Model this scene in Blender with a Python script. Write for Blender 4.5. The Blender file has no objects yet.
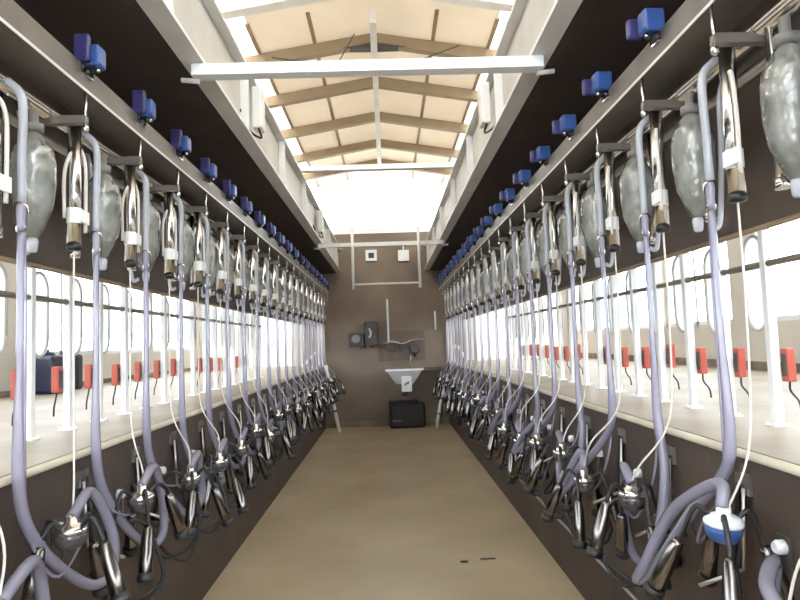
import bpy, math, random
from mathutils import Vector, Matrix
random.seed(7)
PI = math.pi
sc = bpy.context.scene
col = sc.collection

# ------------------------------------------------------------------ materials
def nt(name):
    m = bpy.data.materials.new(name); m.use_nodes = True
    n = m.node_tree; n.nodes.clear()
    out = n.nodes.new('ShaderNodeOutputMaterial')
    return m, n, out

def pbr(name, c, rough=.5, metal=0., var=0., scale=8., bump=0., spec=.5, c2=None, detail=4, stretch=None):
    m, n, out = nt(name)
    b = n.nodes.new('ShaderNodeBsdfPrincipled')
    b.inputs['Base Color'].default_value = (*c, 1)
    b.inputs['Roughness'].default_value = rough
    b.inputs['Metallic'].default_value = metal
    b.inputs['Specular IOR Level'].default_value = spec
    n.links.new(b.outputs[0], out.inputs[0])
    if var or bump or c2:
        tc = n.nodes.new('ShaderNodeTexCoord'); mp = n.nodes.new('ShaderNodeMapping')
        if stretch: mp.inputs['Scale'].default_value = stretch
        n.links.new(tc.outputs['Object'], mp.inputs[0])
        no = n.nodes.new('ShaderNodeTexNoise'); no.inputs['Scale'].default_value = scale
        no.inputs['Detail'].default_value = detail
        n.links.new(mp.outputs[0], no.inputs['Vector'])
        r = n.nodes.new('ShaderNodeValToRGB')
        r.color_ramp.elements[0].position = .3; r.color_ramp.elements[1].position = .7
        a = c2 if c2 else tuple(x * (1 - var) for x in c)
        r.color_ramp.elements[0].color = (*a, 1); r.color_ramp.elements[1].color = (*c, 1)
        n.links.new(no.outputs['Fac'], r.inputs[0]); n.links.new(r.outputs[0], b.inputs['Base Color'])
        if bump:
            n2 = n.nodes.new('ShaderNodeTexNoise'); n2.inputs['Scale'].default_value = scale * 6
            n2.inputs['Detail'].default_value = 6
            n.links.new(tc.outputs['Object'], n2.inputs['Vector'])
            bp = n.nodes.new('ShaderNodeBump'); bp.inputs['Strength'].default_value = bump
            bp.inputs['Distance'].default_value = .01
            n.links.new(n2.outputs['Fac'], bp.inputs['Height']); n.links.new(bp.outputs[0], b.inputs['Normal'])
    return m

def clear(name, c, opac, rough=.08, trans=.5, blend=.3, c2=None):
    """see-through plastic: part transparent, part glossy coloured film that lets light through"""
    m, n, out = nt(name)
    t = n.nodes.new('ShaderNodeBsdfTransparent'); t.inputs[0].default_value = (*[min(1, .6 + .4 * x) for x in c], 1)
    b = n.nodes.new('ShaderNodeBsdfPrincipled'); b.inputs['Base Color'].default_value = (*c, 1)
    b.inputs['Roughness'].default_value = rough; b.inputs['Specular IOR Level'].default_value = .8
    tr = n.nodes.new('ShaderNodeBsdfTranslucent'); tr.inputs[0].default_value = (*c, 1)
    mx = n.nodes.new('ShaderNodeMixShader'); mx.inputs[0].default_value = trans
    n.links.new(b.outputs[0], mx.inputs[1]); n.links.new(tr.outputs[0], mx.inputs[2])
    g = n.nodes.new('ShaderNodeBsdfGlossy'); g.inputs['Roughness'].default_value = rough
    lw = n.nodes.new('ShaderNodeLayerWeight'); lw.inputs[0].default_value = blend
    m1 = n.nodes.new('ShaderNodeMixShader'); m1.inputs[0].default_value = opac
    n.links.new(t.outputs[0], m1.inputs[1]); n.links.new(mx.outputs[0], m1.inputs[2])
    m2 = n.nodes.new('ShaderNodeMixShader')
    n.links.new(lw.outputs['Fresnel'], m2.inputs[0]); n.links.new(m1.outputs[0], m2.inputs[1]); n.links.new(g.outputs[0], m2.inputs[2])
    n.links.new(m2.outputs[0], out.inputs[0])
    if c2:
        tc=n.nodes.new('ShaderNodeTexCoord'); no=n.nodes.new('ShaderNodeTexNoise'); no.inputs['Scale'].default_value=14
        n.links.new(tc.outputs['Object'],no.inputs['Vector'])
        r=n.nodes.new('ShaderNodeValToRGB'); r.color_ramp.elements[0].position=.42; r.color_ramp.elements[1].position=.58
        r.color_ramp.elements[0].color=(*c2,1); r.color_ramp.elements[1].color=(*c,1)
        n.links.new(no.outputs['Fac'],r.inputs[0]); n.links.new(r.outputs[0],b.inputs['Base Color']); n.links.new(r.outputs[0],tr.inputs[0])
        bp=n.nodes.new('ShaderNodeBump'); bp.inputs['Strength'].default_value=.7; bp.inputs['Distance'].default_value=.012
        n2=n.nodes.new('ShaderNodeTexNoise'); n2.inputs['Scale'].default_value=32; n.links.new(tc.outputs['Object'],n2.inputs['Vector'])
        n.links.new(n2.outputs['Fac'],bp.inputs['Height']); n.links.new(bp.outputs[0],b.inputs['Normal']); n.links.new(bp.outputs[0],g.inputs['Normal'])
    return m

def sheet(name, c, thru, var=.08, scale=3., see=0.):
    """thin translucent roofing or curtain sheet"""
    m, n, out = nt(name)
    d = n.nodes.new('ShaderNodeBsdfDiffuse'); t = n.nodes.new('ShaderNodeBsdfTranslucent')
    tc = n.nodes.new('ShaderNodeTexCoord'); no = n.nodes.new('ShaderNodeTexNoise'); no.inputs['Scale'].default_value = scale
    n.links.new(tc.outputs['Object'], no.inputs['Vector'])
    r = n.nodes.new('ShaderNodeValToRGB'); r.color_ramp.elements[0].position = .3; r.color_ramp.elements[1].position = .7
    r.color_ramp.elements[0].color = (*[x * (1 - var) for x in c], 1); r.color_ramp.elements[1].color = (*c, 1)
    n.links.new(no.outputs['Fac'], r.inputs[0])
    n.links.new(r.outputs[0], d.inputs[0]); n.links.new(r.outputs[0], t.inputs[0])
    mx = n.nodes.new('ShaderNodeMixShader'); mx.inputs[0].default_value = thru
    n.links.new(d.outputs[0], mx.inputs[1]); n.links.new(t.outputs[0], mx.inputs[2])
    last = mx
    if see:
        tp = n.nodes.new('ShaderNodeBsdfTransparent'); m3 = n.nodes.new('ShaderNodeMixShader'); m3.inputs[0].default_value = see
        n.links.new(mx.outputs[0], m3.inputs[1]); n.links.new(tp.outputs[0], m3.inputs[2]); last = m3
    n.links.new(last.outputs[0], out.inputs[0])
    return m

M = dict(
    pit_floor=pbr('pit_floor', (.66, .54, .365), .36, var=.25, scale=1.4, bump=.25, c2=(.52, .41, .265)),
    platform=pbr('platform_concrete', (.35, .29, .21), .5, scale=2.5, bump=.3, c2=(.25, .195, .13)),
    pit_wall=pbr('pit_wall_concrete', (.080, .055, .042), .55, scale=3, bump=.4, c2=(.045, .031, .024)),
    nosing=pbr('kerb_nosing', (.62, .56, .44), .45, var=.2, scale=9),
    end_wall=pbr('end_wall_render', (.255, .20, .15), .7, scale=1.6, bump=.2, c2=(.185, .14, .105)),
    cream=pbr('cream_wall', (.80, .76, .69), .7, scale=1.2, bump=.15, c2=(.74, .69, .61)),
    skirt=pbr('stained_skirting', (.16, .12, .09), .8, scale=5, c2=(.36, .30, .23)),
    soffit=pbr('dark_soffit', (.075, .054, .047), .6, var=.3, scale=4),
    fascia=pbr('brown_fascia', (.14, .105, .085), .45, scale=5, c2=(.10, .075, .06)),
    channel=pbr('galvanised_channel', (.185, .16, .14), .42, .35, var=.25, scale=7),
    white=pbr('white_paint', (.88, .90, .92), .35, var=.07, scale=9),
    beam=pbr('pale_steel_beam', (.80, .79, .77), .5, var=.15, scale=4),
    web=pbr('grey_beam_web', (.50, .47, .43), .55, scale=2.6, c2=(.64, .62, .58)),
    rafter=pbr('brown_rafter', (.36, .27, .17), .6, var=.2, scale=4),
    olive=pbr('dull_brass_pipe', (.30, .27, .20), .35, .5, var=.2, scale=6),
    steel=pbr('stainless', (.74, .73, .71), .16, 1.),
    brushed=pbr('brushed_stainless', (.60, .58, .56), .3, 1., var=.15, scale=20, stretch=(1, 1, .1)),
    shell=pbr('dark_steel_shell', (.24, .22, .205), .22, 1., var=.3, scale=15),
    sinkgrey=pbr('pale_sink_metal', (.62, .62, .60), .35, .1, var=.15, scale=8),
    black=pbr('black_rubber', (.018, .018, .02), .4),
    blue=pbr('blue_plastic', (.045, .105, .34), .28, var=.15, scale=12),
    indigo=pbr('indigo_plastic', (.04, .035, .13), .3),
    red=pbr('red_plastic', (.50, .085, .05), .4, var=.15, scale=20),
    navy=pbr('navy_drum', (.022, .03, .065), .35, var=.2, scale=8),
    grey=pbr('grey_plastic', (.22, .21, .20), .45),
    darkbox=pbr('dark_grey_box', (.07, .062, .06), .5, var=.2, scale=10),
    bin=pbr('black_bin', (.022, .019, .02), .5),
    cord=pbr('cream_cord', (.70, .66, .60), .6),
    panel=pbr('brown_board', (.17, .125, .095), .6, var=.25, scale=6),
    jar=clear('clear_jar', (.93, .95, .93), .38, .05, .5, .45, (.66,.70,.64)),
    hose=clear('lavender_hose', (.60, .575, .73), .52, .08, .45),
    sleeve=clear('pale_blue_hose', (.86, .89, .98), .85, .15, .5),
    bowl=clear('smoky_bowl', (.16, .16, .18), .55, .05, .2),
    milkfoam=pbr('greenish_residue', (.32, .40, .28), .4, var=.3, scale=25),
    roof=sheet('cream_roof_sheet', (.90, .83, .73), .15, .06, 2.),
    rooflight=sheet('clear_roof_sheet', (.98, .96, .92), .6, .03),
    gable=sheet('white_gable_sheet', (.97, .99, 1.), .8, .02),
    curtain=sheet('strip_curtain', (.97, .95, .92), .75, .05, 8),
    gateplate=sheet('white_gate_plastic', (.97, .99, 1.), .6, .03),
    pane=clear('window_pane', (.9, .95, 1.), .03, .05, .9, .03),
)

# ------------------------------------------------------------------ mesh builder
class MB:
    def __init__(s): s.v = []; s.f = []; s.sm = []; s.mi = []; s.m = 0
    def add(s, vs, fs, smooth=False):
        o = len(s.v); s.v += [tuple(v) for v in vs]
        for f in fs: s.f.append([i + o for i in f]); s.sm.append(smooth); s.mi.append(s.m)
        return s
    def box(s, a, b, rot=None, piv=None):
        x0, y0, z0 = a; x1, y1, z1 = b
        vs = [Vector(p) for p in ((x0,y0,z0),(x1,y0,z0),(x1,y1,z0),(x0,y1,z0),(x0,y0,z1),(x1,y0,z1),(x1,y1,z1),(x0,y1,z1))]
        if rot is not None:
            pv = Vector(piv) if piv else Vector(((x0+x1)/2, (y0+y1)/2, (z0+z1)/2))
            vs = [rot @ (v - pv) + pv for v in vs]
        return s.add(vs, [(0,3,2,1),(4,5,6,7),(0,1,5,4),(1,2,6,5),(2,3,7,6),(3,0,4,7)])
    def rbox(s, a, b, r=.01):
        """box with bevelled vertical and horizontal edges"""
        x0,y0,z0=a; x1,y1,z1=b; rings=[]
        def ring(z, i):
            pts=[]
            for (cx,cy,a0) in ((x1-r,y1-r,0),(x0+r,y1-r,PI/2),(x0+r,y0+r,PI),(x1-r,y0+r,1.5*PI)):
                for k in range(4):
                    t=a0+k*PI/6; pts.append((cx+(r-i)*math.cos(t), cy+(r-i)*math.sin(t), z))
            return pts
        for (z,i) in ((z0,r*.7),(z0+r*.3,r*.3),(z0+r,0),(z1-r,0),(z1-r*.3,r*.3),(z1,r*.7)): rings.append(ring(z,i))
        n=16; vs=[p for q in rings for p in q]; fs=[]
        for j in range(5):
            for k in range(n): fs.append((j*n+k, j*n+(k+1)%n, (j+1)*n+(k+1)%n, (j+1)*n+k))
        fs.append(tuple(range(n-1,-1,-1))); fs.append(tuple(5*n+k for k in range(n)))
        return s.add(vs, fs, False)
    def lathe(s, prof, c=(0,0,0), seg=16, d=(0,0,1), cap=True, sx=1., sy=1.):
        q = Vector((0,0,1)).rotation_difference(Vector(d).normalized()); c = Vector(c)
        vs=[]; fs=[]
        for (r,z) in prof:
            for k in range(seg):
                t=2*PI*k/seg; vs.append(q @ Vector((r*math.cos(t)*sx, r*math.sin(t)*sy, z)) + c)
        for j in range(len(prof)-1):
            for k in range(seg): fs.append((j*seg+k, j*seg+(k+1)%seg, (j+1)*seg+(k+1)%seg, (j+1)*seg+k))
        if cap:
            fs.append(tuple(range(seg-1,-1,-1))); fs.append(tuple((len(prof)-1)*seg+k for k in range(seg)))
        return s.add(vs, fs, True)
    def cyl(s, p0, p1, r, seg=12, r2=None):
        p0=Vector(p0); p1=Vector(p1); L=(p1-p0).length
        return s.lathe([(r,0),(r if r2 is None else r2,L)], p0, seg, p1-p0)
    def tube(s, pts, r, seg=8, cap=True):
        pts=[Vector(p) for p in pts]; n=len(pts); vs=[]; fs=[]
        t=(pts[1]-pts[0]).normalized(); a=t.orthogonal().normalized()
        for i,p in enumerate(pts):
            if 0<i<n-1: t2=(pts[i+1]-pts[i-1])
            elif i==0: t2=pts[1]-pts[0]
            else: t2=pts[-1]-pts[-2]
            if t2.length<1e-9: t2=t
            t2=t2.normalized(); a=t.rotation_difference(t2) @ a; t=t2; b=t.cross(a)
            rr = r[i] if isinstance(r,(list,tuple)) else r
            for k in range(seg):
                w=2*PI*k/seg; vs.append(p + a*(rr*math.cos(w)) + b*(rr*math.sin(w)))
        for j in range(n-1):
            for k in range(seg): fs.append((j*seg+k, j*seg+(k+1)%seg, (j+1)*seg+(k+1)%seg, (j+1)*seg+k))
        if cap: fs.append(tuple(range(seg-1,-1,-1))); fs.append(tuple((n-1)*seg+k for k in range(seg)))
        return s.add(vs, fs, True)
    def mesh(s, name, mat):
        me=bpy.data.meshes.new(name); me.from_pydata(s.v, [], s.f)
        for m in (mat if isinstance(mat,(list,tuple)) else [mat]): me.materials.append(m)
        for i,p in enumerate(me.polygons): p.use_smooth = s.sm[i] and len(p.vertices)<=4; p.material_index = s.mi[i]
        me.update(); return me
    def build(s, name, mat, parent=None, loc=None):
        o=bpy.data.objects.new(name, s.mesh(name, mat)); col.objects.link(o)
        if parent is not None: o.parent=parent
        if loc: o.location=loc
        return o

def crm(P, n=8):
    """smooth curve through points"""
    P=[Vector(p) for p in P]; Q=[P[0]*2-P[1]]+P+[P[-1]*2-P[-2]]; out=[]
    for i in range(1,len(Q)-2):
        a,b,c,d=Q[i-1],Q[i],Q[i+1],Q[i+2]
        for k in range(n):
            t=k/n; out.append(.5*((2*b)+(c-a)*t+(2*a-5*b+4*c-d)*t*t+(3*b-a-3*c+d)*t**3))
    out.append(P[-1]); return out

def tag(o, label, cat, group=None):
    o['label']=label; o['category']=cat
    if group: o['group']=group
    return o
def struct(o): o['kind']='structure'; return o
def empty(name, loc, label, cat, group=None, rz=0):
    o=bpy.data.objects.new(name, None); o.empty_display_size=.05; col.objects.link(o); o.location=loc; o.rotation_euler=(0,0,rz)
    return tag(o,label,cat,group)
def dup(root, loc, label, rz=None, rx=None):
    r=root.copy(); col.objects.link(r); r.location=loc; r['label']=label
    if rz is not None: r.rotation_euler=(rx or 0,0,rz)
    for ch in root.children:
        if ch.name.startswith('retract_cord'): continue
        c=ch.copy(); col.objects.link(c); c.parent=r
        for g in ch.children:
            d=g.copy(); col.objects.link(d); d.parent=c
    return r
ORD=['nearest','second nearest','third nearest','fourth nearest','fifth nearest','sixth nearest','seventh nearest','eighth nearest','ninth nearest','tenth nearest',
     'eleventh nearest','twelfth nearest','thirteenth nearest','fourteenth nearest','fifteenth nearest','sixteenth nearest','seventeenth nearest','eighteenth nearest',
     'nineteenth nearest','twentieth nearest','twenty-first nearest','twenty-second nearest']
SIDE={-1:'left',1:'right'}
SW={-1:'on the left',1:'on the right'}

# ------------------------------------------------------------------ dimensions
EYE=1.45; PZ=1.10; W=1.085; YE=10.7; XW=3.3; Y0=-1.2; YG=12.3
XP=1.46; FB=1.83; SOF=2.725; XB=.80

# ------------------------------------------------------------------ setting
b=MB().box((-W-.02,Y0,-.12),(W+.02,YE+.1,0)).build('floor',M['pit_floor']); struct(b)
for s in (-1,1):
    x0,x1=(W,XW+.12) if s>0 else (-XW-.12,-W)
    pl=MB().box((x0+(.012 if s>0 else 0),Y0,PZ-.14),(x1-(.012 if s<0 else 0),YG,PZ)).build('floor',M['platform']); pl.name='floor_'+SIDE[s]+'_platform'; struct(pl)
    pw=MB().box((s*W if s>0 else s*(W+.15),Y0,-.12),(s*(W+.15) if s>0 else s*W,YE,PZ-.14)).build('wall_'+SIDE[s]+'_pit',M['pit_wall']); struct(pw)
    a_=sorted((s*W,s*(W+.011))); struct(MB().box((a_[0],Y0,PZ-.14),(a_[1],YE,PZ-.02)).build('trim_9' if s<0 else 'trim_10',M['pit_wall']))
    nb=MB(); nb.tube([(s*(W-.004),Y0,PZ-.012),(s*(W-.004),YE-.15,PZ-.012)],.014,8); struct(nb.build('trim_1' if s<0 else 'trim_2',M['nosing']))
# pit end wall, with the aisle door openings left and right
ew=MB(); ew.box((-1.42,YE,-.12),(1.42,YE+.15,3.43)); struct(ew.build('wall_back',M['end_wall']))
for s in (-1,1):
    a=MB()
    x0,x1=sorted((s*1.42,s*XW)); d0,d1=sorted((s*1.62,s*3.1))
    a.box((x0,YE,2.75),(x1,YE+.12,3.43))
    a.box((min(s*1.42,s*1.62),YE,PZ),(max(s*1.42,s*1.62),YE+.12,2.75)); a.box((min(s*3.1,s*XW),YE,PZ),(max(s*3.1,s*XW),YE+.12,2.75))
    struct(a.build('wall_back_'+SIDE[s],M['cream']))
    # strip curtain hanging in the opening
    c=MB(); n=9; w=(d1-d0)/n
    for k in range(n):
        xx=d0+k*w; yy=YE+.03+(.012 if k%2 else 0)
        c.box((xx-.012,yy,PZ+.02),(xx+w+.012,yy+.004,2.75))
    tag(c.build('strip_curtain',M['curtain']),'white translucent strip curtain filling the doorway at the far end of the %s aisle'%SIDE[s],'curtain')
# outer side walls with windows
WINS=[(-.9,.6),(.75,2.25),(2.4,3.7),(3.85,5.25),(5.6,7.0),(7.15,8.5),(8.65,10.4)]
wn=0
for s in (-1,1):
    a=MB(); t=.14
    def wb(y0,y1,z0,z1): x=sorted((s*XW,s*(XW+t))); a.box((x[0],y0,z0),(x[1],y1,z1))
    sill=1.44 if s<0 else 1.52
    wb(Y0,YG,PZ,sill); wb(Y0,YG,2.72,4.42)
    e=[Y0]+[v for w_ in WINS for v in w_]+[YG]
    for k in range(0,len(e),2): wb(e[k],e[k+1],sill,2.72)
    struct(a.build('wall_'+SIDE[s],M['cream']))
    for (y0,y1) in WINS:
        wn+=1; f=MB(); xc=s*(XW+.06)
        for (p,q) in (((y0,sill),(y1,sill+.045)),((y0,2.675),(y1,2.72)),((y0,sill),(y0+.045,2.72)),((y1-.045,sill),(y1,2.72)),(((y0+y1)/2-.02,sill),((y0+y1)/2+.02,2.72))):
            f.box((xc-.025,p[0],p[1]),(xc+.025,q[0],q[1]))
        fo=struct(f.build('window_%d'%wn,M['white']))
        MB().box((xc-.003,y0+.04,sill+.04),(xc+.003,y1-.04,2.68)).build('pane',M['pane'],fo)
    k=MB(); x=sorted((s*XW,s*(XW-.02))); k.box((x[0],Y0,PZ),(x[1],YE,PZ+(.05 if s<0 else .075)))
    struct(k.build('baseboard_'+SIDE[s],M['skirt']))
    # dark soffit and brown fascia over the stalls
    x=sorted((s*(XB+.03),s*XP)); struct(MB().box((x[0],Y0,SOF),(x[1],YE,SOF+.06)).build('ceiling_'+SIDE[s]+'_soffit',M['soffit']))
    x=sorted((s*XP,s*XW)); struct(MB().box((x[0],Y0,SOF),(x[1],YE,SOF+.06)).build('ceiling_'+SIDE[s]+'_aisle',M['cream']))  # unseen behind the fascia, made cream to bounce light into the aisle
    x=sorted((s*XP,s*(XP+.03))); struct(MB().box((x[0],Y0,FB),(x[1],YE,SOF)).build('wall_'+SIDE[s]+'_fascia',M['fascia']))
    struct(MB().tube([(s*(XP-.012),Y0,FB),(s*(XP-.012),YE,FB)],.011,8).build('trim_3' if s<0 else 'trim_4',M['rafter']))
# roof
AP=4.95; PITCH=.17
def rz(x): return AP-PITCH*abs(x)
def slope_sheet(xa,xb,mat,name,y0=Y0,y1=YG):
    m=MB(); m.box((0,0,0),(0,0,0)) if False else None
    z0,z1=rz(xa),rz(xb)
    m.add([(xa,y0,z0),(xb,y0,z1),(xb,y1,z1),(xa,y1,z0),(xa,y0,z0+.012),(xb,y0,z1+.012),(xb,y1,z1+.012),(xa,y1,z0+.012)],
          [(0,1,2,3),(7,6,5,4),(0,4,5,1),(1,5,6,2),(2,6,7,3),(3,7,4,0)])
    return struct(m.build(name,mat))
for s in (-1,1):
    slope_sheet(0,s*1.28,M['roof'],'ceiling_%s_inner'%SIDE[s])
    slope_sheet(s*1.28,s*2.35,M['rooflight'],'ceiling_%s_rooflight'%SIDE[s])
    slope_sheet(s*2.35,s*3.5,M['roof'],'ceiling_%s_outer'%SIDE[s])
# gable at the very end
g=MB(); g.box((-3.4,YG,3.0),(3.4,YG+.08,3.78)); struct(g.build('wall_gable',M['white']))
g=MB(); g.box((-3.4,YG+.02,3.86),(3.4,YG+.03,4.78)); struct(g.build('window_15',M['gable']))
g=MB(); g.box((-3.4,YG-.03,3.78),(3.4,YG+.05,3.83)); struct(g.build('trim_5',M['beam']))
g=MB(); g.box((-3.4,YG-.05,3.90),(3.4,YG-.02,3.925)); struct(g.build('trim_11',M['web']))
g=MB(); g.box((-3.4,YG-.10,4.60),(3.4,YG+.02,4.76)); struct(g.build('trim_6',M['white']))
g=MB(); g.box((-3.4,YE+.15,3.37),(3.4,YG,3.43)); struct(g.build('ceiling_back_lobby',M['cream']))
# back of hall behind camera
g=MB(); g.box((-3.44,Y0-.12,-.12),(3.44,Y0,1.25)); struct(g.build('wall_front',M['cream']))
g=MB(); g.box((-3.44,Y0-.08,1.25),(3.44,Y0-.07,4.95)); struct(g.build('window_16',M['gable']))  # translucent fill sheet added behind the camera to light the pit and jars

# rafters (timber brown chevrons) and purlins and ridge
RY=[6.55,7.65,8.85,10.06,11.15]
def rafter_mesh(dep,wid,drop=0.02):
    m=MB(); xe=3.35
    for s in (-1,1):
        z0=-drop; z1=-drop-PITCH*xe
        p=[(0,z0),(s*xe,z1),(s*xe,z1-dep),(0,z0-dep)]
        vs=[(x,-wid/2,z) for x,z in p]+[(x,wid/2,z) for x,z in p]
        m.add(vs,[(0,1,2,3),(7,6,5,4),(0,4,5,1),(1,5,6,2),(2,6,7,3),(3,7,4,0)] if s>0 else [(3,2,1,0),(4,5,6,7),(1,5,4,0),(2,6,5,1),(3,7,6,2),(0,4,7,3)])
    return m
rm=rafter_mesh(.13,.09)
r0=None
k=0
for y in RY:
    if y<5: continue
    if r0 is None:
        o=rm.build('roof_rafter',M['rafter'],None,(0,y,AP)); r0=o
        bk=MB(); 
        for s in (-1,1):
            bk.add([(0,-.055,-.135),(s*.36,-.055,-.195),(0,-.055,-.20),(0,.055,-.135),(s*.36,.055,-.195),(0,.055,-.20)],[(0,1,2),(5,4,3),(0,3,4,1),(1,4,5,2)])
        bk.build('apex_bracket',M['darkbox'],o)
    else: o=r0.copy(); col.objects.link(o); o.location=(0,y,AP)
    tag(o,'brown sloping roof rafter pair under the cream roof, %s of the brown ones'%ORD[k],'rafter','brown rafters under the roof'); k+=1
o=rafter_mesh(.26,.12).build('portal_rafter',M['beam'],None,(0,5.25,AP))
tag(o,'broad pale painted portal rafter at the top of the picture, nearer than the brown rafters','rafter')
rd=MB().box((-.035,5.8,AP-.30),(.035,YG-.1,AP-.17)).build('ridge_beam',M['beam']); tag(rd,'pale ridge beam running along the peak of the roof','beam')
PUR=[(-2.35,'outermost on the left'),(-1.28,'beside the left bright roof strip'),(-.66,'between left roof strip and ridge'),(.66,'between ridge and right roof strip'),(1.28,'beside the right bright roof strip'),(2.35,'outermost on the right')]
for x,t in PUR:
    m=MB().box((x-.02,5.9,rz(x)-.022),(x+.02,YG-.12,rz(x)-.002)); tag(m.build('roof_purlin',M['rafter']),'thin brown purlin running along the roof, '+t,'purlin','purlins along the roof')
# bracing rods
for (a,c,t) in (((-1.05,6.0,4.42),(-.45,6.75,4.66),'left of the ridge, leaning right'),((-.2,6.1,4.7),(-.45,6.75,4.66),'left of the ridge, near the peak'),((.9,6.1,4.55),(.3,6.8,4.66),'right of the ridge')):
    tag(MB().cyl(a,c,.006,6).build('bracing_rod',M['darkbox']),'thin dark bracing rod under the roof sheets, '+t,'rod','bracing rods')

# steel beams along the pit, with channel section (web + flanges)
for s in (-1,1):
    hb=2.755; ht=3.115
    t=empty('steel_beam',(s*XB,Y0,hb),'long pale steel beam running above the %s edge of the pit'%SIDE[s],'beam','beams above the pit edges')
    L=YE-Y0
    def bx(x0,x1,z0,z1,nm,mt):
        a=sorted((s*x0-s*XB,s*x1-s*XB)); return MB().box((a[0],.02,z0-hb),(a[1],L-.02,z1-hb)).build(nm,mt,t)
    bx(.735,.848,hb-.03,hb-.012,'bottom_flange',M['beam'])
    bx(.789,.798,hb-.012,ht,'web',M['web'])
    bx(.735,.848,ht,ht+.02,'top_flange',M['beam'])
    st=MB()
    for k in range(9):
        y=.9+k*1.27; a=sorted((s*.738-s*XB,s*.788-s*XB)); st.box((a[0],y-.005,-.011),(a[1],y+.005,ht-hb))
    st.build('stiffener_plates',M['beam'],t)
    # junction boxes hanging against the web
    bs=[(3.7,'nearer'),(7.2,'farther')] if s<0 else [(3.72,'nearer')]
    for (y,w_) in bs:
        e=empty('junction_box',(s*.715,y,2.87),'pale grey junction box on the %s steel beam with a black cable%s'%(SIDE[s], ', the %s one'%w_ if s<0 else ''),'box')
        MB().rbox((-.035,-.06,-.06),(.024,.06,.20),.008).build('box',M['beam'],e)
        MB().tube(crm([(0,-.03,-.06),(-s*.02,-.06,-.13),(s*.04,-.12,-.10),(s*.075,-.2,0)],6),.007,6).build('cable',M['black'],e)
# cross beams
for (y,zz,t) in ((2.64,2.67,'nearest one, near the top of the picture'),(5.75,3.137,'middle one, lying on top of the steel beams'),(7.5,2.67,'farthest one, holding the hanging pipe frame')):
    e=empty('cross_beam',(0,y,zz),'pale steel cross beam spanning the pit, '+t,'beam','cross beams over the pit')
    m=MB(); m.box((-.79,-.032,0),(.79,.032,.05)); m.build('beam',M['white'] if y<5 else M['beam'],e)
    m=MB()
    for s in (-1,1): m.box((min(s*.735,s*.785),-.03,.05),(max(s*.735,s*.785),.03,.054)); m.cyl((s*.77,.02,-.008),(s*.85,.02,.0),.012,6)
    m.build('end_plates',M['beam'],e)
# hanging trapeze pipe frame
e=empty('pipe_rack',(.04,7.452,2.19),'pale pipe rack hanging from the far cross beam over the pit','rack')
for x in (-.40,.43): MB().cyl((x,0,-.06),(x,0,.72),.018,10).build('upright',M['beam'],e)
MB().cyl((-.40,0,0),(.43,0,0),.012,8).build('cross_pipe',M['beam'],e)

# ------------------------------------------------------------------ milking channel: pipes etc.
for s in (-1,1):
    nm=SIDE[s]
    e=empty('equipment_channel',(s*.97,Y0+.05,2.357),'long galvanised channel carrying the blue pulsators above the %s pit edge'%nm,'channel')
    L=YE-Y0-.25
    def bb(x0,x1,z0,z1,n_,mt):
        a=sorted((s*x0,s*x1)); return MB().box((a[0],0,z0),(a[1],L,z1)).build(n_,mt,e)
    bb(0,.004,0,.085,'side_lip',M['channel']); bb(.005,.145,0,.004,'tray',M['channel']); bb(.141,.145,.005,.085,'back_lip',M['channel'])
    bb(-.004,-.001,-.006,.004,'edge_highlight',M['beam'])  # highlight along the lip edge, put in as a pale strip
    o=MB().tube([(s*1.105,Y0+.05,2.285),(s*1.105,YE-.15,2.285)],.026,14).build('milk_pipe',M['steel']); tag(o,'polished stainless milk pipe running under the %s equipment channel'%nm,'pipe')
    o=MB().tube([(s*1.19,Y0+.05,2.24),(s*1.19,YE-.15,2.24)],.016,10).build('vacuum_pipe',M['brushed']); tag(o,'thinner steel pipe beside the milk pipe %s'%SW[s],'pipe')
    o=MB().tube([(s*1.27,Y0+.05,2.33),(s*1.27,YE-.15,2.33)],.035,12).build('air_pipe',M['channel']); tag(o,'dull grey air pipe behind the jars %s'%SW[s],'pipe')
    # clips on the milk pipe: rings
    # stall top rail
    o=MB().tube([(s*XP,Y0+.05,1.695),(s*XP,7.15,1.695)],.013,10).build('stall_rail',M['olive']); tag(o,'dull brass-coloured rail running through the %s row of stall posts'%nm,'rail')

S=.46
# --- bracket arm
def make_bracket():
    e=empty('pipe_bracket',(0,0,0),'x','bracket')
    m=MB(); m.box((.0,-.014,-.115),(.30,.014,-.087)); m.build('arm',M['channel'],e)
    m=MB(); m.cyl((.004,0,-.125),(.004,0,.0),.005,8); m.lathe([(.004,-.145),(.011,-.14),(.011,-.122),(.004,-.118)],(.004,0,0),8); m.build('hanger_rod',M['steel'],e)
    return e
# --- pulsator (local +x = outward)
def make_pulsator(s):
    e=empty('pulsator',(0,0,0),'x','pulsator')
    m=MB(); m.rbox((-.052,-.030,-.015),(.018,.030,.060),.010); m.build('cap',M['blue'],e)
    m=MB(); dx=-.05 if s>0 else 0; m.rbox((-.030+dx,.032,-.012),(.024+dx,.058,.085-(.03 if s>0 else 0)),.009); m.build('body',M['indigo'],e)
    m=MB(); m.cyl((0,0,-.045),(0,0,-.016),.018,10); m.cyl((-.025,.01,-.035),(-.025,.01,-.016),.008,8); m.cyl((0,.035,-.04),(0,.035,-.007),.008,8); m.build('nipples',M['black'],e)
    m=MB(); m.cyl((-.035,0,-.03),(-.035,0,-.016),.007,8); m.box((-.01,-.02,-.052),(.06,.02,-.046)); m.build('mount',M['steel'],e)
    return e
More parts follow.
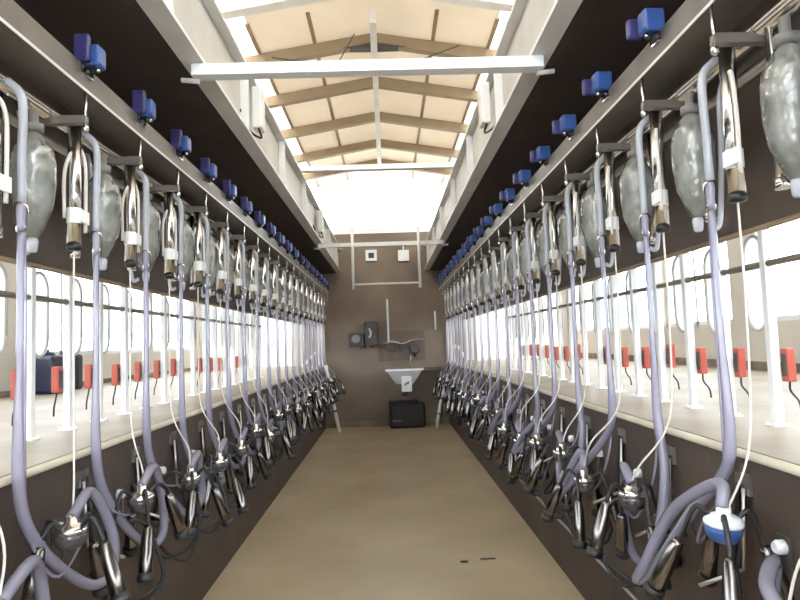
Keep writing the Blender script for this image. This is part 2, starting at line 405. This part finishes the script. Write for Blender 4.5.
# --- milk jar (teardrop, clear)
def make_jar():
    e=empty('milk_jar',(0,0,0),'x','jar')
    m=MB(); m.lathe([(.014,0),(.024,.012),(.038,.045),(.058,.10),(.066,.17),(.066,.25),(.060,.285),(.034,.33),(.020,.35)],seg=18); m.build('body',M['jar'],e)
    m=MB(); m.lathe([(.020,.345),(.030,.350),(.030,.372),(.014,.378),(.014,.42)],seg=14); m.build('lid',M['grey'],e)
    m=MB(); m.tube(crm([(.02,-.01,.03),(.026,.02,.13),(-.02,.03,.20),(.01,-.02,.30),(0,0,.34)],6),.006,6); m.build('inner_tube',M['cord'],e)
    m=MB(); m.tube(crm([(.10,-.02,.44),(.085,-.02,.38),(.075,-.03,.2),(.06,-.02,-.02),(.03,-.01,-.03)],6),.009,8); m.build('side_tube',M['sleeve'],e)
    m=MB(); m.tube([(.06,.075,.46),(.06,.075,.02)],.013,10); m.lathe([(.018,0),(.018,.03)],(.06,.075,.0),10); m.build('steel_riser',M['steel'],e)
    m=MB(); m.lathe([(.008,-.045),(.014,-.04),(.018,-.01),(.014,.004)],seg=12); m.build('outlet',M['sleeve'],e)
    return e
# --- retract cylinder (steel) with black foot, white clip and white looped tube
def make_cylinder(cap_len):
    e=empty('retract_cylinder',(0,0,0),'x','cylinder')
    m=MB(); m.cyl((0,0,.012),(0,0,.44),.0225,18); m.build('barrel',M['steel'],e)
    m=MB(); m.lathe([(.014,-.012),(.025,-.006),(.025,.012)],seg=16); m.build('foot_cap',M['black'],e); m=MB(); m.lathe([(.025,.44),(.025,.462),(.010,.47)],seg=16); m.build('top_cap',M['black'],e)
    m=MB(); m.lathe([(.0232,.085),(.0240,.087),(.0240,.138),(.0232,.14)],seg=16,cap=False); m.box((-.03,-.055,.09),(-.022,.01,.135)); m.build('clip',M['white'],e)
    m=MB(); m.tube(crm([(-.02,-.045,.06),(-.02,-.047,.2),(-.02,-.042,.31),(-.01,-.02,.36),(0,.015,.34),(.02,.03,.26),(.02,.03,.10)],6),.0065,7); m.build('looped_tube',M['cord'],e)
    return e
# --- milking cluster (claw + four cups) local origin = claw centre, cups hanging
def make_cluster(kind):
    e=empty('milking_cluster',(0,0,0),'x','milking cluster')
    m=MB(); m.lathe([(.010,-.045),(.036,-.036),(.048,-.012),(.048,.006)],seg=16); m.build('claw_bowl',M['blue'] if kind==2 else M['bowl'],e)
    m=MB(); m.lathe([(.050,.006),(.052,.014),(.042,.028),(.020,.036),(.018,.055)],seg=16)
    m.build('claw_lid',M['steel'] if kind!=2 else M['white'],e)
    R=random.Random(kind*11+3)
    for k in range(4):
        t=PI/4+k*PI/2+R.uniform(-.25,.25); c,s_=math.cos(t),math.sin(t)
        top=Vector((.035*c,.035*s_,.024)); tip=Vector(((.085+R.uniform(0,.03))*c,(.10+R.uniform(0,.04))*s_,-.03+R.uniform(-.05,.03)))
        out=Vector((c*R.uniform(.12,.5),s_*R.uniform(.12,.7),-1)).normalized()
        cup=MB(); L=.165
        cup.lathe([(.012,0),(.017,.012),(.021,.05),(.023,.10),(.024,L),(.021,L+.004)],tip,14,out)
        co=cup.build('teat_cup',M['shell'],e)
        ln=MB(); ln.lathe([(.024,0),(.029,.003),(.030,.022),(.026,.030),(.012,.031)],tip+out*L,14,out)
        ln.build('liner',M['black'],co); ln=MB()
        ln.tube(crm([top,top+Vector((c*.035,s_*.035,.022)),tip-out*.022,tip],6),.0075,7)
        ln.build('short_tube',M['black'],co)
    return e
# --- wash cap on wall
def make_jetter():
    e=empty('wash_jetter',(0,0,0),'x','wash jetter')
    m=MB(); m.lathe([(.019,0),(.019,.022),(.014,.03)],(0,0,0),14,(-1,0,0)); m.build('cap',M['white'],e)
    m=MB(); m.box((-.004,-.03,-.05),(0,.03,.03)); m.tube([(-.02,0,-.018),(-.024,0,-.09),(-.01,0,-.12)],.006,6); m.build('backing',M['darkbox'],e)
    return e

protos={}
def place(key, maker, loc, s, label, group, extra_rz=0, rx=0):
    if key not in protos:
        o=maker(); o.location=loc; o['label']=label; o['group']=group; protos[key]=o
        o.rotation_euler=(rx,0,(0 if s>0 else PI)+extra_rz); return o
    o=dup(protos[key],loc,label,(0 if s>0 else PI)+extra_rz,rx); return o

R=random.Random(21)
for s in (-1,1):
    nm=SIDE[s]
    def lab(txt,k): return '%s, %s %s'%(txt,ORD[k],'on the left' if s<0 else 'on the right')
    n=19
    for k in range(-1,n):
        i=k
        yc=1.65+S*(k+(1 if s<0 else 0))
        if s>0: yj=1.45+S*k; yh=1.76+S*k; yp=1.90+S*k
        else: yj=1.91+S*k; yh=1.78+S*k; yp=2.05+S*k
        if k>=0:
            place('arm',make_bracket,(s*.972,yc-.06,2.357),s,lab('grey bracket arm hung under the equipment channel',k),'bracket arms '+SW[s])
            if yp<YE-.2:
                place('puls%d'%s,lambda:make_pulsator(s),(s*.968,yp,2.455),s,lab('blue pulsator on top of the equipment channel',k),'blue pulsators '+SW[s],R.uniform(-.08,.08))
            place('jar',make_jar,(s*(1.07+R.uniform(-.012,.012)),yj,1.82),s,lab('clear plastic milk jar hanging under the channel',k),'milk jars '+SW[s],R.uniform(-.5,.5))
        xc=s*1.045
        cyo=place('cyl',lambda:make_cylinder(0),(xc,yc,1.822),s,lab('shiny steel retract cylinder with black foot and white clip',k+1),'retract cylinders '+SW[s],R.uniform(-.15,.15))
        # cluster
        kind=(k+ (2 if s>0 else 0))%5
        if s>0: cy=yh+.34 if k else yh+.02
        else: cy=yh+.19
        if s>0: cy=yh+R.uniform(-.05,.06)
        else: cy=yh+.17+R.uniform(-.04,.05)
        cx=s*((.97 if s>0 and k==0 else .93)+R.uniform(-.05,.0)); cz=.845+R.uniform(-.10,.03)
        if s>0 and k==0: cy=1.67; cz=.915
        if s<0 and k==0: cx=-.97; cy=1.95; cz=.885
        if s<0 and k==1: cz=.88
        if s>0 and k==1: cz=.86
        kk=2 if (s>0 and k==0) else (kind%2)*3+1
        cl=place('clu%d'%kk,lambda:make_cluster(kk),(cx,cy,cz),s,lab('milking cluster with four steel teat cups below the platform edge' if kk!=2 else 'milking cluster with a bright blue claw below the platform edge',k+1),'milking clusters '+SW[s],R.uniform(-.6,.6),R.uniform(-.15,.15))
        # cord
        P=crm([(xc,yc,1.81),(xc+s*.0,yc-.0,1.5),(xc-s*.015,yc+(cy-yc)*.15,1.15),(cx+s*.02,cy+(yc-cy)*.35,.98),(cx,cy,cz+.055)],6)
        Mi=(Matrix.Translation(cyo.location) @ cyo.rotation_euler.to_matrix().to_4x4()).inverted()
        MB().tube([Mi @ p for p in P],.0035,6).build('retract_cord',M['cord'],cyo)
        # milk hose: upper thick pale part + lower lavender part looping to the claw
        hx=s*1.03
        j=lambda a:R.uniform(-a,a)
        e=empty('milk_hose',(hx,yh,2.25),lab('translucent lavender milk hose hanging and looping to a cluster',k+1),'hose','milk hoses '+SW[s])
        def loc_(p): return (p[0]-hx,p[1]-yh,p[2]-2.25)
        up=[(s*1.075,yh,2.28),(hx,yh,2.22),(hx,yh,2.05),(hx+j(.004),yh,1.90)]
        MB().tube([loc_(p) for p in crm(up,5)],.0130,9).build('upper_tube',M['sleeve'],e)
        m=MB(); m.lathe([(.014,0),(.020,-.012),(.020,-.03),(.015,-.075),(.0125,-.09)],loc_((hx,yh,1.905)),12); m.build('coupling',M['hose'],e)
        if s<0:
            d=j(.03); q=R.uniform(.9,1.08)
            pts=[(hx,yh,1.83),(hx,yh,1.45),(hx,yh+.0,1.10),(hx+.01,yh+.045,.93),(s*.98,yh+.15,.78+d*.5),(s*.94,yh+.27,.685+d),(s*.92,yh+.39*q,.72+d),(s*.93,yh+.40*q,.84),(cx,cy+.13,cz+.10),(cx,cy+.005,cz+.05)]
        else:
            d=j(.05); q=R.uniform(.8,1.1); 
            pts=[(hx,yh,1.83),(hx,yh,1.45),(hx,yh-.01,1.14),(hx-.01,yh+.03,1.02),(s*.97,yh+.12,.90),(s*.86+j(.02),yh+.24*q,.735+d),(s*.83,yh+.29*q,.685+d),(s*.84,yh+.25*q,.74+d),(s*.90,yh+.10,.91),(cx+.01,cy+.03,cz+.11),(cx,cy,cz+.05)]
            if k%2==1:
                pts=[(hx,yh,1.83),(hx,yh,1.45),(hx,yh,1.15),(hx,yh-.03,.95),(s*.98,yh-.07,.75+d),(s*.96,yh-.02,.62+d),(s*.95,yh+.10,.60+d),(s*.96,yh+.20,.72),(s*.97,yh+.19,.88),(cx,cy+.06,cz+.10),(cx,cy,cz+.05)]
        LP=[loc_(p) for p in crm(pts,7)]; rr=[.0105+.0075*min(1,max(0,(-.85-p[2])/.3)) for p in LP]
        MB().tube(LP,rr,10).build('lower_tube',M['hose'],e)
        # twin air tube, thinner, slack
        pts=[(s*1.062,yh+.06,2.2),(s*1.058,yh+.07,1.6),(s*1.055,yh+.07,1.12),(s*1.02,yh+.04,.92),(s*.97,yh+.10,.80+j(.05)),(cx+s*.01,cy+.12,cz-.02+j(.03)),(cx+s*.0,cy+.03,cz+.045)]
        MB().tube(crm([loc_(p) for p in pts],6),.0055,6).build('air_tube',M['hose'],e)
        if k<0: continue
        # dark pulse hose pair drooping along the wall, one thing per cluster
        q=R.uniform(-.05,.05)
        if yc>YE-.55: continue
        e=empty('pulse_hose',(s*1.075,yc+.12,1.0),lab('pair of dark pulse tubes drooping against the dark pit wall',k),'hose','dark pulse tubes '+SW[s])
        for u in (0,1):
            pts=[(0,.0+u*.03,.0),(-s*.02,.01+u*.03,-.18),(-s*.07,.06,-.42+q-u*.05),(-s*.15,.16+q,-.52+u*.04),(-s*.20,.24,-.40+q),(-s*.14,.26+q,-.24),(-s*.09,.20+q,-.20)]
            MB().tube(crm(pts,6),.008,7).build('tube',M['black'],e)
        m=MB(); m.box((min(0,s*.010),-.02,-.03),(max(0,s*.010),.05,.03)); m.cyl((-s*.005,.0,-.01),(-s*.02,.0,-.24),.006,8); m.cyl((-s*.02,.0,-.24),(-s*.13,.05,-.30),.006,8); m.build('bracket',M['brushed'],e)
        # wall cap
        place('cap',make_jetter,(s*(W-.001),1.62+.455*(k+(1 if s<0 else 0)),.872),s,lab('small white round wash jetter on the dark pit wall',k),'wash jetters on the pit wall '+SW[s])

# ------------------------------------------------------------------ stalls
def make_post():
    e=empty('stall_post',(0,0,0),'x','post')
    MB().rbox((-.016,-.016,.006),(.016,.016,.73),.004).build('tube',M['white'],e)
    m=MB(); m.box((-.032,-.032,0),(.032,.032,.006))
    for a in (-.024,.024): m.cyl((a,-.022,.006),(a,-.022,.013),.005,6); m.cyl((a,.022,.006),(a,.022,.013),.005,6)
    m.build('foot_plate',M['white'],e)
    return e
def make_red():
    e=empty('feed_box',(0,0,0),'x','box')
    MB().rbox((-.017,-.018,0),(.017,.018,.12),.005).build('case',M['red'],e)
    m=MB(); m.box((-.018,-.013,.02),(-.0165,.013,.10)); m.build('dark_face',M['darkbox'],e)
    m=MB(); m.tube(crm([(0,0,0),(.004,.004,-.035),(.02,-.012,-.07),(.024,-.016,-.11)],5),.004,6); m.build('cable',M['black'],e)
    return e
def make_plate():
    e=empty('neck_gate',(0,0,0),'x','gate')
    m=MB(); pts=[]; w=.062
    for k in range(13):
        t=PI+PI*k/12; pts.append((w*math.cos(t),w*1.3*math.sin(t)))
    for k in range(13):
        t=PI*k/12; pts.append((w*math.cos(t),.215+w*1.3*math.sin(t)))
    n=len(pts); vs=[(0,a,z) for a,z in pts]+[(.004,a,z) for a,z in pts]
    fs=[tuple(range(n-1,-1,-1)),tuple(n+i for i in range(n))]+[(i,(i+1)%n,n+(i+1)%n,n+i) for i in range(n)]
    m.add(vs,fs); m.build('plate',M['gateplate'],e)
    m=MB(); m.tube([(-.002,a*1.08,z) for a,z in pts+[pts[0]]],.007,8); m.build('frame_tube',M['web'],e)
    return e
for s in (-1,1):
    for k in range(17):
        y=2.22+.302*k+(.04 if s<0 else -.03)
        place('post',make_post,(s*XP,y,PZ),s,'white square stall post standing on the %s platform, %s'%(SIDE[s],ORD[k]),'stall posts '+SW[s])
        if k<15 and not (k in (8,12) and s<0) and not (k==7 and s>0):
            place('red',make_red,(s*(XP+.036),y-.028,1.262+R.uniform(-.012,.012)),s,'small red box with black cable on the %s row of stall posts, %s'%(SIDE[s],ORD[k]),'red boxes '+SW[s],R.uniform(-.1,.1))
        place('plate',make_plate,(s*(XP+.05),y+.15,1.53+R.uniform(-.01,.01)),s,'rounded white neck gate hanging behind the %s stall posts, %s'%(SIDE[s],ORD[k]),'neck gates '+SW[s],0)

# ------------------------------------------------------------------ left aisle canisters
def canister(x,y,w,h,label):
    e=empty('canister',(x,y,PZ),label,'canister','dark canisters in the left aisle')
    m=MB(); m.rbox((-w/2,-w*.36,0),(w/2,w*.36,h*.86),.03); m.build('body',M['navy'],e)
    m=MB(); m.lathe([(w*.36,h*.86),(w*.30,h*.93),(w*.16,h*.95),(w*.14,h)],seg=16,sy=.8); m.build('cap',M['navy'],e)
    m=MB(); m.tube(crm([(-w*.38,0,h*.84),(-w*.30,0,h*.96),(-w*.1,0,h*.99)],5),.012,7); m.build('handle',M['navy'],e)
canister(-3.08,5.55,.25,.40,'dark navy plastic canister on the left aisle floor, the whole nearer one')
canister(-3.12,6.1,.17,.40,'dark navy plastic canister on the left aisle floor, farther and narrower one')

# ------------------------------------------------------------------ end wall equipment
def at(px,py,Y):   # helper used once to turn photographed positions on the end wall into metres
    dx,dy=px-388,py-343; c,s_=math.cos(math.radians(2)),math.sin(math.radians(2))
    return (.045+(dx*c-dy*s_)/600*Y, EYE-(dx*s_+dy*c)/600*Y)
Yw=YE
def P(px,py): return at(px,py,10.65)
x,z=P(404,369)
e=empty('wall_sink',(x,Yw-.20,z),'stainless steel trough sink on the end wall of the pit','sink')
m=MB(); 
vs=[(-.31,-.18,0),(.31,-.18,0),(.31,.18,0),(-.31,.18,0),(-.15,-.10,-.24),(.15,-.10,-.24),(.15,.17,-.24),(-.15,.17,-.24),(-.28,-.15,0),(.28,-.15,0),(.28,.15,0),(-.28,.15,0),(-.13,-.08,-.22),(.13,-.08,-.22),(.13,.15,-.22),(-.13,.15,-.22)]
m.add(vs,[(0,4,5,1),(1,5,6,2),(2,6,7,3),(3,7,4,0),(7,6,5,4),(8,9,13,12),(9,10,14,13),(10,11,15,14),(11,8,12,15),(12,13,14,15),(0,1,9,8),(1,2,10,9),(2,3,11,10),(3,0,8,11)])
m.build('basin',M['sinkgrey'],e)
m=MB(); m.box((-.325,-.20,-.012),(.325,-.18,.02)); m.build('front_rim',M['white'],e); m=MB(); m.box((-.06,.05,-.46),(.06,.17,-.24)); m.build('pedestal',M['darkbox'],e)
m=MB(); m.tube(crm([(.12,.17,.05),(.12,.16,.20),(.12,.05,.24),(.12,0,.18)],5),.014,8); m.build('tap',M['steel'],e)
x,z=P(406,382)
e=empty('soap_dispenser',(x,Yw-.44,z-.13),'white box with a dark mark on the front of the sink','box')
MB().rbox((-.088,-.035,0),(.088,.035,.26),.01).build('case',M['white'],e)
m=MB(); m.box((-.035,-.037,.10),(-.005,-.0355,.15),Matrix.Rotation(.5,3,'Y')); m.box((-.012,-.037,.13),(.045,-.0355,.165),Matrix.Rotation(-.5,3,'Y')); m.build('dark_mark',M['grey'],e)
x,z=P(407,422)
e=empty('bin',(x,Yw-.25,0),'black bin standing under the sink','bin')
MB().lathe([(.24,0),(.27,.03),(.30,.36),(.31,.40)],seg=4,d=(0,0,1)).build('body',M['bin'],e) if False else MB().rbox((-.30,-.16,0),(.30,.16,.40),.03).build('body',M['bin'],e)
MB().rbox((-.31,-.17,.40),(.20,.17,.45),.015).build('lid',M['bin'],e)
MB().box((-.25,-.175,.12),(-.10,-.16,.135)).build('handle',M['grey'],e)
# dark motor unit with box
x,z=P(364,339)
e=empty('vacuum_unit',(x,Yw-.02,z),'dark grey motor unit mounted on the left half of the end wall','motor')
MB().rbox((-.26,-.20,-.13),(.0,-.0,.10),.02).build('housing',M['darkbox'],e)
MB().rbox((.02,-.17,-.12),(.26,0,.30),.02).build('control_box',M['darkbox'],e)
m=MB(); m.tube(crm([(.10,-.19,.02),(.125,-.20,.06),(.13,-.20,.12),(.10,-.19,.18)],5),.016,8); m.build('hose_bend',M['cord'],e)
m=MB(); m.lathe([(.07,-.24),(.08,-.22),(.08,-.205),(.03,-.20)],(-.13,0,0),14,(0,1,0)); m.cyl((-.08,-.1,-.18),(-.08,-.1,-.13),.04,10); m.cyl((.08,-.1,-.16),(.08,-.1,-.12),.03,10); m.build('flange',M['grey'],e)
# board with valves above sink
x,z=P(402,340)
e=empty('valve_board',(x,Yw-.01,z),'brown board with dark valves and pipes above the sink','valve board')
MB().box((-.42,-.03,-.36),(.40,0,.16)).build('board',M['panel'],e)
m=MB()
m.lathe([(.05,-.12),(.06,-.11),(.06,-.03)],(-.22,0,-.12),12,(0,1,0)); m.build('valve',M['darkbox'],e); m=MB(); m.lathe([(.07,-.14),(.09,-.12),(.09,-.03)],(.22,0,-.16),12,(0,1,0))
m.cyl((.22,-.08,-.30),(.22,-.08,-.08),.03,8); m.build('valve',M['darkbox'],e); m=MB(); m.box((-.05,-.10,-.16),(.10,-.03,-.02)); m.build('valve_block',M['darkbox'],e)
m=MB(); m.tube(crm([(-.36,-.07,-.08),(-.2,-.09,-.02),(0,-.09,-.06),(.18,-.09,-.01),(.40,-.07,.0)],5),.014,7); m.build('pipes',M['brushed'],e)
# white sockets on wall
x,z=P(371,255)
e=empty('wall_fan',(x,Yw-.03,z),'small square white frame with a dark centre high on the end wall','fan')
m=MB(); a=.10
for (p,q) in (((-a,-a),(a,-a+.05)),((-a,a-.05),(a,a)),((-a,-a+.05),(-a+.05,a-.05)),((a-.05,-a+.05),(a,a-.05))): m.box((p[0],-.03,p[1]),(q[0],.03,q[1]))
m.build('frame',M['white'],e); MB().box((-.05,.0,-.05),(.05,.028,.05)).build('centre',M['darkbox'],e)
x,z=P(403.5,255)
e=empty('junction_box',(x,Yw-.03,z),'plain white square box high on the end wall','box')
MB().rbox((-.10,-.03,-.10),(.10,.03,.10),.01).build('case',M['white'],e)
MB().cyl((.0,.0,.09),(.0,.0,.22),.012,8).build('conduit',M['white'],e)
x0,z0=P(387,299); x1,z1=P(388,345)
tag(MB().cyl((x0,Yw-.04,z0),(x0,Yw-.04,z1),.02,8).build('wall_pipe',M['white']),'thin white pipe running up the middle of the end wall','pipe')
x0,z0=P(435,311); x1,z1=P(435,330)
tag(MB().cyl((x0,Yw-.04,z0),(x0,Yw-.04,z1),.018,8).build('wall_pipe',M['white']),'short white pipe near the right edge of the end wall','pipe')
x0,z0=P(436,412); x1,z1=P(403,412)
# pipe across high wall
x0,z0=P(350,284); x1,z1=P(425,284)
# pit end: small shelf at right of sink
x,z=P(434,368)
tag(MB().box((x-.17,Yw-.14,z-.05),(x+.17,Yw,z+.03)).build('wall_ledge',M['panel']),'short brown ledge beside the sink on the end wall','ledge')
# skirting of end wall
struct(MB().box((-W,Yw-.015,0),(W,Yw,.10)).build('baseboard_back',M['skirt']))
# stair rails (white, leaning) at the pit end
for s in (-1,1):
    e=empty('handrail',(s*.80,10.05,0),'white leaning handrail at the %s corner of the pit end'%SIDE[s],'handrail','handrails at the pit end')
    top=(s*.20,-.05,1.12) if s<0 else (s*.16,-.05,.80)
    MB().cyl((0,0,.01),top,.028,10).build('rail',M['white'],e)
    m=MB()
    for f in (.3,.62): 
        p=Vector((0,0,.01)).lerp(Vector(top),f); q=Vector((0,0,.01)).lerp(Vector(top),f+.03); m.cyl(p,q,.032,10)
    m.build('sleeves',M['panel'],e)
e=empty('guard_loop',(1.14,9.75,PZ),'white curved guard loop at the far right end of the platform edge','rail')
MB().tube(crm([(-.03,0,0),(-.03,0,.20),(.0,0,.27),(.06,-.02,.22),(.12,-.05,.10),(.16,-.08,.0)],6),.02,8).build('tube',M['white'],e)
e=empty('guard_loop',(-1.14,9.9,PZ),'short slanting white bar at the far left end of the platform edge','rail')
MB().tube(crm([(-.22,0,0),(-.14,0,.10),(.0,0,.24)],4),.02,8).build('tube',M['white'],e)
# white corner columns
for s in (-1,1):
    struct(MB().box((min(s*1.09,s*1.2),YE-.12,PZ),(max(s*1.09,s*1.2),YE-.001,2.3)).build('trim_7' if s<0 else 'trim_8',M['cream']))
# low pipe on the right pit wall and drain slots in the floor
tag(MB().tube([(1.078,Y0+.1,.31),(1.078,YE-.3,.31)],.008,8).build('low_pipe',M['brushed']),'thin steel pipe running low along the right pit wall','pipe')
for (x,y,w_,t) in ((.50,4.05,.05,'smaller one on the left'),(.66,4.08,.10,'larger one on the right')):
    tag(MB().box((x-w_/2,y-.012,-.001),(x+w_/2,y+.012,.002)).build('drain_slot',M['black']),'small dark drain slot in the pit floor, '+t,'drain','drain slots')

# ------------------------------------------------------------------ camera, light
cam=bpy.data.cameras.new('camera'); co=bpy.data.objects.new('camera',cam); col.objects.link(co)
cam.sensor_width=36; cam.lens=27; cam.clip_start=.02; cam.clip_end=200
pitch=math.atan(42.6/600); yaw=-math.atan(13.5/600)
Rm=Matrix.Rotation(yaw,4,'Z') @ Matrix.Rotation(PI/2+pitch,4,'X') @ Matrix.Rotation(math.radians(-2),4,'Z')
co.matrix_world=Matrix.Translation((.045,0,EYE)) @ Rm
sc.camera=co
w=bpy.data.worlds.new('sky'); sc.world=w; w.use_nodes=True
bg=w.node_tree.nodes['Background']; bg.inputs[0].default_value=(.93,.97,1.,1); bg.inputs[1].default_value=7.5
sun=bpy.data.lights.new('sun','SUN'); sun.energy=9; sun.angle=math.radians(12); sun.color=(1,.95,.87)
so=bpy.data.objects.new('sun',sun); col.objects.link(so); so.rotation_euler=(math.radians(12),math.radians(14),0)
sc.view_settings.view_transform='Standard'; sc.view_settings.look='None'; sc.view_settings.gamma=1
sc.view_settings.use_curve_mapping=False; sc.view_settings.exposure=0.2
